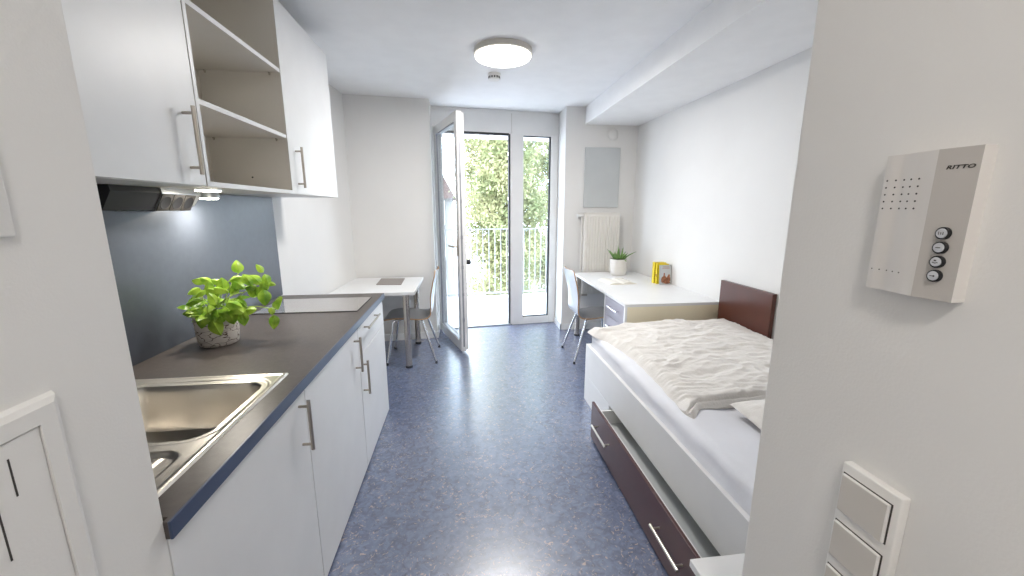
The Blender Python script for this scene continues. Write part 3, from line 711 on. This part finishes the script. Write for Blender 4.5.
b = MB(); b.box(1.9385, 1.9402, 3.815, 3.832, .82, .845, T=T0); b.build('spine_label', M['brownprint'], t)
t, T0 = book('grey-covered book with brown figures leaning in front of the yellow books', 1.955, 2.075, 3.762, 3.780, .195, M['bookgrey'], 'books standing on the desk', lean=math.radians(-6))
b = MB(); yy = 3.7612
for (cx, cz, rx, rz) in ((2.00, .80, .022, .04), (2.02, .785, .02, .03), (2.045, .80, .02, .035), (1.98, .79, .012, .03), (2.05, .835, .010, .013), (2.0, .85, .008, .012), (2.03, .765, .035, .014)):
    tmp = bmesh.new(); vs_ = [tmp.verts.new((cx + rx * math.cos(a * PI / 8) * (1 + .25 * math.sin(3 * a)), yy, cz + rz * math.sin(a * PI / 8))) for a in range(16)]
    tmp.faces.new(vs_); tmp.transform(T0); b.merge(tmp)
b.build('cover_picture', M['brownprint'], t)
b = MB()
for (xa, xb, zz) in ((1.985, 2.045, .918), (1.98, 2.05, .903)):
    x = xa
    while x < xb: b.box(x, x + .007, yy, yy + .001, zz, zz + .008, T=T0); x += .0095
b.build('cover_title', M['pinkprint'], t)

# radiator
t = thing('radiator', 'white ribbed panel radiator on the far wall behind the desk', 'radiator', (1.64, 4.70, .47))
b = MB(); b.box(1.425, 1.86, 4.665, 4.735, .47, 1.44, bev=.006)
b.build('panel', M['rad'], t)
b = MB(); x = 1.445
while x < 1.845: b.box(x, x + .016, 4.655, 4.668, .50, 1.405, bev=.004); x += .0333
b.build('ribs', M['rad'], t)
b = MB(); b.box(1.43, 1.855, 4.66, 4.735, 1.44, 1.452, bev=.003); b.build('top_grille', M['rad'], t)
b = MB(); b.tube([(1.425, 4.70, 1.42), (1.375, 4.70, 1.42)], .011); b.tube([(1.405, 4.70, 1.42), (1.405, 4.70, .50)], .008, 10); b.tube([(1.405, 4.70, .50), (1.49, 4.70, .50)], .008, 10); b.build('pipe', M['rad'], t)
b = MB(); b.tube([(1.40, 4.70, 1.42), (1.352, 4.70, 1.42)], .021, 18); b.tube([(1.424, 4.70, 1.42), (1.405, 4.70, 1.42)], .016, 14); b.build('thermostat_knob', M['plastic'], t)
b = MB(); b.box(1.43, 1.50, 4.685, 4.715, .44, .475, bev=.004); b.build('valve', M['handle'], t)
# board, vent
b = MB(); b.box(1.428, 1.851, 4.728, 4.75, 1.513, 2.197, bev=.002); tag(b.build('wall_board', M['board']), 'plain pale grey board hanging above the radiator', 'board')
t = thing('wall_vent', 'round white air vent high on the far wall under the soffit', 'vent', (1.75, 4.74, 2.30))
b = MB(); b.lathe([(0, 0), (.070, 0), (.072, .006), (.064, .012), (.060, .008)], (1.75, 4.75, 2.345), 40, axis='-y'); b.build('ring', M['plastic'], t)
b = MB(); b.lathe([(0, .018), (.05, .017), (.058, .012), (.058, .004)], (1.75, 4.75, 2.345), 40, axis='-y'); b.build('valve_disc', M['plastic'], t)
# small thing : ceiling lamp, smoke alarm
t = thing('ceiling_lamp', 'round white lit ceiling lamp in the middle of the room', 'lamp', (.318, 3.20, CZ - .09))
b = MB(); b.lathe([(0, 0), (.212, 0), (.214, -.008), (.214, -.038), (.20, -.042)], (.318, 3.20, CZ), 64); b.build('lamp_base', M['lampbase'], t)
b = MB(); b.lathe([(.203, -.038), (.205, -.046), (.200, -.056), (.175, -.066), (.12, -.075), (.06, -.079), (0, -.080)], (.318, 3.20, CZ), 64); b.build('diffuser', M['diff'], t)
t = thing('smoke_alarm', 'small round white smoke alarm on the ceiling beyond the lamp', 'smoke alarm', (.305, 3.85, CZ - .05))
b = MB(); b.lathe([(0, 0), (.058, 0), (.058, -.012), (.05, -.016), (.05, -.045), (.042, -.052), (0, -.054)], (.294, 3.74, CZ), 36); b.build('housing', M['plastic'], t)
b = MB()
for k in range(14):
    a = 2 * PI * k / 14; b.box(-.0065, .0065, .0495, .0515, -.040, -.024, T=Matrix.Translation((.294, 3.74, CZ)) @ Matrix.Rotation(a, 4, 'Z'))
b.build('vent_slots', M['dkgrey'], t)

# ------------------------------------------------------------------ bed
t = thing('bed', 'white bed frame with a dark under-bed drawer pulled slightly out', 'bed', (1.5, 1.95, 0))
b = MB(); b.box(.935, .957, .985, 2.905, .215, .46, bev=.0015); b.build('side_panel', M['white'], t)
b = MB(); b.box(.935, .955, 2.37, 2.905, 0, .213, bev=.0015); b.build('base_panel', M['white'], t)
b = MB(); b.box(.958, 2.09, 2.883, 2.905, 0, .46, bev=.0015); b.box(.958, 2.09, .985, 1.007, 0, .46, bev=.0015); b.build('end_panel', M['white'], t)
b = MB(); b.box(.958, 2.09, 1.007, 2.883, .262, .28); b.build('slatted_base', M['white'], t)
b = MB(); b.box(2.064, 2.095, 2.41, 2.968, .40, .932, bev=.002); b.build('headboard', M['headwood'], t)
b = MB(); b.box(.808, .824, 1.0, 2.342, .012, .262, bev=.0015); dw = b.build('drawer', M['wenge'], t)
b = MB(); b.box(.824, .836, 1.012, 2.332, .03, .250); b.box(.834, 1.55, 1.012, 1.026, .03, .20); b.box(.834, 1.55, 2.318, 2.332, .03, .20); b.box(1.536, 1.55, 1.026, 2.318, .03, .20); b.build('drawer_box', M['whiteg'], dw)
b = MB(); b.box(.834, 1.536, 1.026, 2.318, .10, .11); b.build('drawer_bottom', M['board'], dw)
bar_handle((.808, 2.235, .155), (.808, 1.995, .155), (-1, 0, 0), parent=dw, m=M['steel'], r=.007, standoff=.032)
bar_handle((.808, 1.425, .15), (.808, 1.195, .15), (-1, 0, 0), parent=dw, m=M['steel'], r=.007, standoff=.032)

def soft_box(x0, x1, y0, y1, z0, z1, r, amp, fr, seed, n=60):
    bm = bmesh.new(); bmesh.ops.create_cube(bm, size=2)
    bmesh.ops.subdivide_edges(bm, edges=list(bm.edges), cuts=n, use_grid_fill=True)
    cx, cy, cz = (x0 + x1) / 2, (y0 + y1) / 2, (z0 + z1) / 2; hx, hy, hz = (x1 - x0) / 2, (y1 - y0) / 2, (z1 - z0) / 2
    for v in bm.verts:
        p = Vector((v.co.x * hx, v.co.y * hy, v.co.z * hz))
        q = Vector((max(-hx + r, min(hx - r, p.x)), max(-hy + r, min(hy - r, p.y)), max(-hz + r, min(hz - r, p.z))))
        d = p - q
        if d.length > 1e-9: p = q + d.normalized() * r
        w = Vector((cx, cy, cz)) + p
        nn = noise.noise(Vector((w.x * fr, w.y * fr * .8, w.z * fr * 2 + seed))) * amp
        dn = d.normalized() if d.length > 1e-9 else Vector((0, 0, 1))
        v.co = w + dn * nn
    for f in bm.faces: f.smooth = True
    m_ = MB(); m_.bm.free(); m_.bm = bm; return m_
b = soft_box(.9585, 2.055, 1.01, 2.878, .282, .566, .045, .006, 9, 2); tag(b.build('mattress', M['sheet']), 'mattress in a white fitted sheet lying in the bed frame', 'mattress')

# duvet
def dv_left(y):
    T = [(1.5, .98), (1.57, .985), (1.71, 1.0), (1.96, 1.028), (2.31, 1.035), (2.48, 1.015), (2.62, .995), (2.71, .965), (2.785, .942), (2.95, .93)]
    for (a, xa), (c, xc) in zip(T, T[1:]):
        if y <= c: return xa + (xc - xa) * max(0, (y - a) / (c - a)) + .010 * noise.noise(Vector((y * 11, 0, 3)))
    return .93
def ridged(p):
    return 1 - abs(noise.noise(p)) * 2
def duvet(u, v, top):
    y = 1.55 + (2.885 - 1.55) * v
    xl = dv_left(y); xr = 2.052
    x = xl + (xr - xl) * u
    y += (.065 * sm(0, .12, x - xl) + .02 * noise.noise(Vector((x * 6, 5, 1)))) * (1 - v) ** 4
    x += .03 * math.exp(-v * 22) * math.exp(-u * 10)
    dl = (x - xl); dr_ = (xr - x); db = (v) * 1.45; dt = (1 - v) * 1.45
    e = min(dl, db, dt, dr_ + .03)
    base = .570 + (-.010 * (1 - sm(0, .06, dl)))
    if not top: return Vector((x, y, base - .004 * sm(0, .02, e)))
    th = .034 * (1 - math.exp(-e / .022))
    th += .030 * sm(.0, .6, dl)
    th *= 1 - .55 * math.exp(-((db - .035) / .009) ** 2)
    p = Vector((x * 3.1, y * 3.1, 0)); q = Vector((noise.noise(p), noise.noise(p + Vector((9, 2, 5))), 0)) * .35
    wr = .008 * ridged(Vector((x * 2.6 + y * 2.0, y * 6.5 - x * 3.0, 4)) + q * 2) + .012 * noise.noise(Vector((x * 4, y * 5, 7)) + q)
    wr += .006 * ridged(Vector((x * 7 + y * 3, y * 19, 2)) + q * 4) + .004 * noise.noise(Vector((x * 22, y * 28, 1)))
    pk = .010 * ridged(Vector((y * 27 + x * 8, x * 5, 3))) * math.exp(-dl / .07) + .008 * noise.noise(Vector((x * 26, y * 3, 8))) * math.exp(-db / .12)
    th = th * (1 + 0) + (wr + pk) * sm(0, .05, e) * 1.25
    return Vector((x, y, base + max(th, .002 * sm(0, .01, e))))
b = MB(); NU, NV = 230, 250
b.grid(lambda u, v: duvet(u, v, True), NU, NV); b.grid(lambda u, v: duvet(u, v, False), 60, 60)
# seam skirt closing the edge
for (fn) in (lambda s, k: duvet(0, s, k > .5), lambda s, k: duvet(1, s, k > .5), lambda s, k: duvet(s, 0, k > .5), lambda s, k: duvet(s, 1, k > .5)):
    b.grid(fn, 120, 1)
bmesh.ops.remove_doubles(b.bm, verts=b.bm.verts, dist=.0002)
tag(b.build('duvet', M['linen']), 'crumpled cream duvet spread over the far half of the bed', 'duvet')
# pillow
def pillow(u, v, s):
    a, c = 2 * u - 1, 2 * v - 1
    e = (1 - abs(a) ** 4) * (1 - abs(c) ** 4); h_ = .070 * max(0, e) ** .5
    k = 1 - .07 * (abs(a) ** 2 * abs(c) ** 2)
    x = a * .40 * (1 - .06 * (1 - c * c)) ; y = c * .235 * (1 - .05 * (1 - a * a))
    w = .008 * ridged(Vector((x * 9 + y * 6, y * 14, 3))) * e + .006 * noise.noise(Vector((x * 20, y * 20, s * 2)))*e ** .5
    return Vector((x, y, (h_ + w) * s if s > 0 else -.03 * max(0, e) ** .5))
b = MB(); b.grid(lambda u, v: pillow(u, v, 1), 90, 60); b.grid(lambda u, v: pillow(u, v, -1), 90, 60)
bmesh.ops.remove_doubles(b.bm, verts=b.bm.verts, dist=.0003)
b.bm.transform(Matrix.Translation((1.575, 1.305, .60)) @ Matrix.Rotation(math.radians(-6), 4, 'Z') @ Matrix.Rotation(math.radians(3), 4, 'X'))
tag(b.build('pillow', M['linen']), 'cream pillow partly hidden by the wall, against the duvet', 'pillow')

# side table at the near end of the bed
t = thing('side_table', 'white slab-topped side table at the near end of the bed', 'side table', (.9, .83, 0))
b = MB(); b.box(.663, 1.15, .69, .965, .425, .450, bev=.002); b.build('tabletop', M['white'], t)
b = MB(); b.box(.86, .88, .70, .93, 0, .425); b.box(1.09, 1.11, .70, .93, 0, .425); b.build('side_panel', M['white'], t)
b = MB(); b.box(.88, 1.09, .71, .92, .16, .178); b.build('shelf', M['white'], t)

# ------------------------------------------------------------------ hall : intercom, switch, fuse box
XW = .58
t = thing('intercom', 'white wall intercom with speaker holes and four round buttons', 'intercom', (XW, .45, 1.385))
Y0, Y1, Z0, Z1 = .390, .492, 1.392, 1.568     # Y0 right side (near), Y1 left side (far)
def ith(f):   # f 0 near edge .. 1 far edge -> thickness
    pts = [(0, .0175), (.38, .023), (.55, .021), (.8, .0165), (.93, .018), (1, .017)]
    for (a, ta), (c, tb) in zip(pts, pts[1:]):
        if f <= c:
            k = (f - a) / (c - a); k = k * k * (3 - 2 * k) if f > .38 else k; return ta + (tb - ta) * k
    return pts[-1][1]
def slab(b, f0, f1, n=16):
    b.grid(lambda u, v: (XW - ith(f0 + (f1 - f0) * u), Y0 + (Y1 - Y0) * (f0 + (f1 - f0) * u), Z0 + (Z1 - Z0) * v), n, 1)
b = MB(); slab(b, .38, 1, 24)
b.grid(lambda u, v: (XW - ith(1) * (1 - u), Y1, Z0 + (Z1 - Z0) * v), 1, 1, smooth=False)
b.grid(lambda u, v: (XW - ith(0) * (1 - u), Y0, Z0 + (Z1 - Z0) * v), 1, 1, smooth=False)
for zz in (Z0, Z1): b.grid(lambda u, v: (XW - ith(u) * v, Y0 + (Y1 - Y0) * u, zz), 30, 1, smooth=False)
b.grid(lambda u, v: (XW - .0005, Y0 + (Y1 - Y0) * u, Z0 + (Z1 - Z0) * v), 1, 1)
body = b.build('housing', M['inter'], t)
b = MB(); slab(b, 0, .38, 10); b.build('control_panel', M['inter2'], t)
def on_int(f, z, off=0): return Vector((XW - ith(f) - off, Y0 + (Y1 - Y0) * f, z))
b = MB()
def dot(b, f, z, r):
    c = on_int(f, z, .0002); b.lathe([(0, .0001), (r, .0001), (r, -.001)], c, 10, axis='-x')
for i in range(5):
    for j in range(5): dot(b, .95 - i * .10, 1.536 - j * .0090, .00115)
for i in range(5): dot(b, .95 - i * .092, 1.4185, .0009)
b.build('speaker_holes', M['dkgrey'], body)
for k in range(4):
    z = 1.4715 - k * .0168; f = .18; c = on_int(f, z, 0)
    b = MB(); b.lathe([(0, 0), (.0072, 0), (.0072, .0040), (.0062, .0046), (.0056, .0042)], c, 28, axis='-x'); bt = b.build('button', M['black'], t)
    b = MB(); b.lathe([(.0056, .0042), (.0052, .0052), (0, .0054)], c, 28, axis='-x'); b.build('button_face', M['btn'], bt)
    b = MB(); X_ = c.x - .0055; y = c.y; q = .0006
    if k == 0:
        for dy in (-.0022, 0, .0022): b.box(X_ - .0001, X_ + .0001, y + dy - .0003, y + dy + .0003, z - .0014 - abs(dy) * .2, z + .0014 + abs(dy) * .2)
    elif k == 1: b.box(X_ - .0001, X_ + .0001, y - .0024, y + .0024, z - .0004, z + .0006)
    elif k == 2:
        b.box(X_ - .0001, X_ + .0001, y - .001, y + .0014, z + .0010, z + .0024)
        for dy in (-.002, 0, .002): b.box(X_ - .0001, X_ + .0001, y + dy - .0009, y + dy + .0009, z - .0018 + abs(dy) * .3, z - .0009 + abs(dy) * .3)
    else:
        b.box(X_ - .0001, X_ + .0001, y - .001, y + .0028, z - .0003, z + .0004); b.lathe([(0, 0), (.0011, 0)], (X_, y - .0015, z), 12, axis='-x')
    b.build('button_symbol', M['dkgrey'], bt)
# lettering
cu = bpy.data.curves.new('lettering', 'FONT'); cu.body = 'RITTO'; cu.size = .0072; cu.extrude = .0002; cu.align_x = 'CENTER'; cu.shear = .25; cu.space_character = 1.08; cu.offset = .00022
tmp = bpy.data.objects.new('tmp_text', cu); C.objects.link(tmp); bpy.context.view_layer.update()
me = bpy.data.meshes.new_from_object(tmp.evaluated_get(bpy.context.evaluated_depsgraph_get())); bpy.data.objects.remove(tmp)
c = on_int(.165, 1.5445, .0004)
sl = math.atan2(ith(.25) - ith(.05), (Y1 - Y0) * .20)
Rt = Matrix(((0, 0, -1, c.x), (-1, 0, 0, c.y), (0, 1, 0, c.z), (0, 0, 0, 1))) @ Matrix.Rotation(sl, 4, 'Y')
me.transform(Matrix.Diagonal((1.15, .82, 1, 1))); me.transform(Rt); me.transform(W[t].inverted()); me.materials.clear(); me.materials.append(M['dkgrey'])
o = bpy.data.objects.new('lettering', me); C.objects.link(o); o.parent = t

t = thing('light_switch', 'vertical three-gang white light switch below the intercom', 'light switch', (XW, .447, .88))
b = MB(); b.box(XW - .014, XW, .397, .4815, .868, 1.1235, bev=.0022, seg=3); b.build('frame', M['plastic'], t)
for k in range(3):
    z = 1.107 - k * .0805
    b = MB(); b.box(XW - .0147, XW - .0138, .4062, .4775, z - .0612, z + .0012); b.build('gap', M['dkgrey'], t)
    b = MB(); b.box(XW - .0195, XW - .0146, .4078, .476, z - .060, z, bev=.001); rk = b.build('rocker', M['plastic'], t)
    b = MB(); b.box(XW - .0198, XW - .0190, .4095, .4745, z - .0585, z - .0015, bev=.0002); b.build('rocker_face', M['inter3'], rk)

XL = -.5905
t = thing('fuse_box', 'white fuse box with slotted door on the near left wall', 'fuse box', (XL, .42, .70))
FY0, FY1, FZ0, FZ1 = .22, .607, .70, 1.2455
b = MB(); bv = .012
def ring(x, i): return [Vector((XL + x, FY0 + i, FZ0 + i)), Vector((XL + x, FY1 - i, FZ0 + i)), Vector((XL + x, FY1 - i, FZ1 - i)), Vector((XL + x, FY0 + i, FZ1 - i))]
tm = bmesh.new(); R_ = [[tm.verts.new(p) for p in ring(x, i)] for (x, i) in ((0, 0), (.008, .004), (.012, .012), (.012, .0345), (.006, .0355), (0, .0355))]
for A, B in zip(R_, R_[1:]):
    for k in range(4): tm.faces.new([A[k], A[(k + 1) % 4], B[(k + 1) % 4], B[k]])
b.merge(tm); b.build('frame', M['wall'], t)
b = MB(); b.box(XL, XL + .010, FY0 + .0365, FY1 - .0365, FZ0 + .0365, FZ1 - .0365, bev=.001); dr = b.build('door', M['wall'], t)
b = MB(); b.box(XL + .0098, XL + .0105, .5268, .5290, 1.135, 1.188); b.box(XL + .0098, XL + .0105, .5035, .5057, 1.06, 1.138); b.build('latch_slot', M['dkgrey'], dr)
b = MB(); b.box(XL - .002, XL + .008, .36, .604, 1.463, 1.72, bev=.004, seg=4); tag(b.build('cover_plate', M['wall']), 'blank white cover plate at the left edge above the fuse box', 'cover plate')

# ------------------------------------------------------------------ added unseen lamp that lights the hall from behind the viewpoint
t = thing('ceiling_lamp', 'added unseen round lamp lighting the hall near the entrance door', 'lamp', (0, -.55, CZ - .08))
b = MB(); b.lathe([(0, 0), (.15, 0), (.15, -.035), (.14, -.038)], (0, -.55, CZ), 48); b.build('lamp_base', M['lampbase'], t)
b = MB(); b.lathe([(.148, -.035), (.155, -.05), (.12, -.066), (0, -.075)], (0, -.55, CZ), 48); b.build('diffuser', M['diff'], t)

# ------------------------------------------------------------------ light
def light(name, typ, loc, energy, col=(1, 1, 1), size=.1, rot=None):
    l = bpy.data.lights.new(name, typ); l.energy = energy; l.color = col
    if typ == 'AREA': l.shape = 'DISK'; l.size = size
    elif typ == 'SUN': l.angle = size
    else: l.shadow_soft_size = size
    o = bpy.data.objects.new(name, l); C.objects.link(o); o.location = loc
    if rot: o.rotation_euler = rot
    return o
light('ceiling_lamp_light', 'AREA', (.318, 3.20, CZ - .083), 31, (1, .97, .93), .40)
light('hall_fill_light', 'AREA', (0, -.55, CZ - .08), 11, (1, .95, .89), .28)  # fill light of the added hall lamp
light('cabinet_light_beam', 'AREA', (-1.017, 1.79, 1.563), 1.6, (1, .93, .82), .07)
light('cabinet_puck_beam', 'AREA', (-1.165, 2.05, 1.537), 3.5, (1, .93, .82), .03)
sun = light('sun', 'SUN', (0, 0, 10), 2.5, (1, .95, .86), math.radians(1.5)); d = Vector((.55, .62, -.75)); sun.rotation_euler = d.to_track_quat('-Z', 'Y').to_euler()

w = bpy.data.worlds.new('world'); bpy.context.scene.world = w; w.use_nodes = True
nt = w.node_tree; bg = nt.nodes['Background']
tc = nt.nodes.new('ShaderNodeTexCoord'); n = nt.nodes.new('ShaderNodeTexNoise'); n.inputs['Scale'].default_value = 3; n.inputs['Detail'].default_value = 6
r = nt.nodes.new('ShaderNodeValToRGB'); r.color_ramp.elements[0].position = .4; r.color_ramp.elements[0].color = (.66, .82, 1, 1); r.color_ramp.elements[1].position = .62; r.color_ramp.elements[1].color = (.88, .94, 1, 1)
nt.links.new(tc.outputs['Generated'], n.inputs['Vector']); nt.links.new(n.outputs['Fac'], r.inputs['Fac']); nt.links.new(r.outputs['Color'], bg.inputs['Color'])
bg.inputs['Strength'].default_value = 10

# ------------------------------------------------------------------ camera
f = 400.0; vx, vy = -49.0, -79.5; th = math.atan2(79.5, f)
Uv = Vector((0, -math.cos(th), -math.sin(th))); Yv = Vector((vx, vy, f)).normalized(); Yv = (Yv - Uv * Yv.dot(Uv)).normalized(); Xv = Yv.cross(Uv)
if Xv.x < 0: Xv = -Xv
def w_(c): return Vector((c.dot(Xv), c.dot(Yv), c.dot(Uv)))
rt, dn, fw = w_(Vector((1, 0, 0))), w_(Vector((0, 1, 0))), w_(Vector((0, 0, 1)))
cam = bpy.data.cameras.new('camera'); cam.sensor_width = 36; cam.sensor_fit = 'HORIZONTAL'; cam.lens = 36 * f / 1024; cam.clip_start = .02; cam.clip_end = 300
co = bpy.data.objects.new('camera', cam); C.objects.link(co)
co.matrix_world = Matrix(((rt.x, -dn.x, -fw.x, 0), (rt.y, -dn.y, -fw.y, 0), (rt.z, -dn.z, -fw.z, 1.5), (0, 0, 0, 1)))
sc = bpy.context.scene; sc.camera = co
sc.view_settings.view_transform = 'Standard'; sc.view_settings.look = 'None'; sc.view_settings.exposure = 0.25; sc.view_settings.gamma = 1; sc.view_settings.use_curve_mapping = False
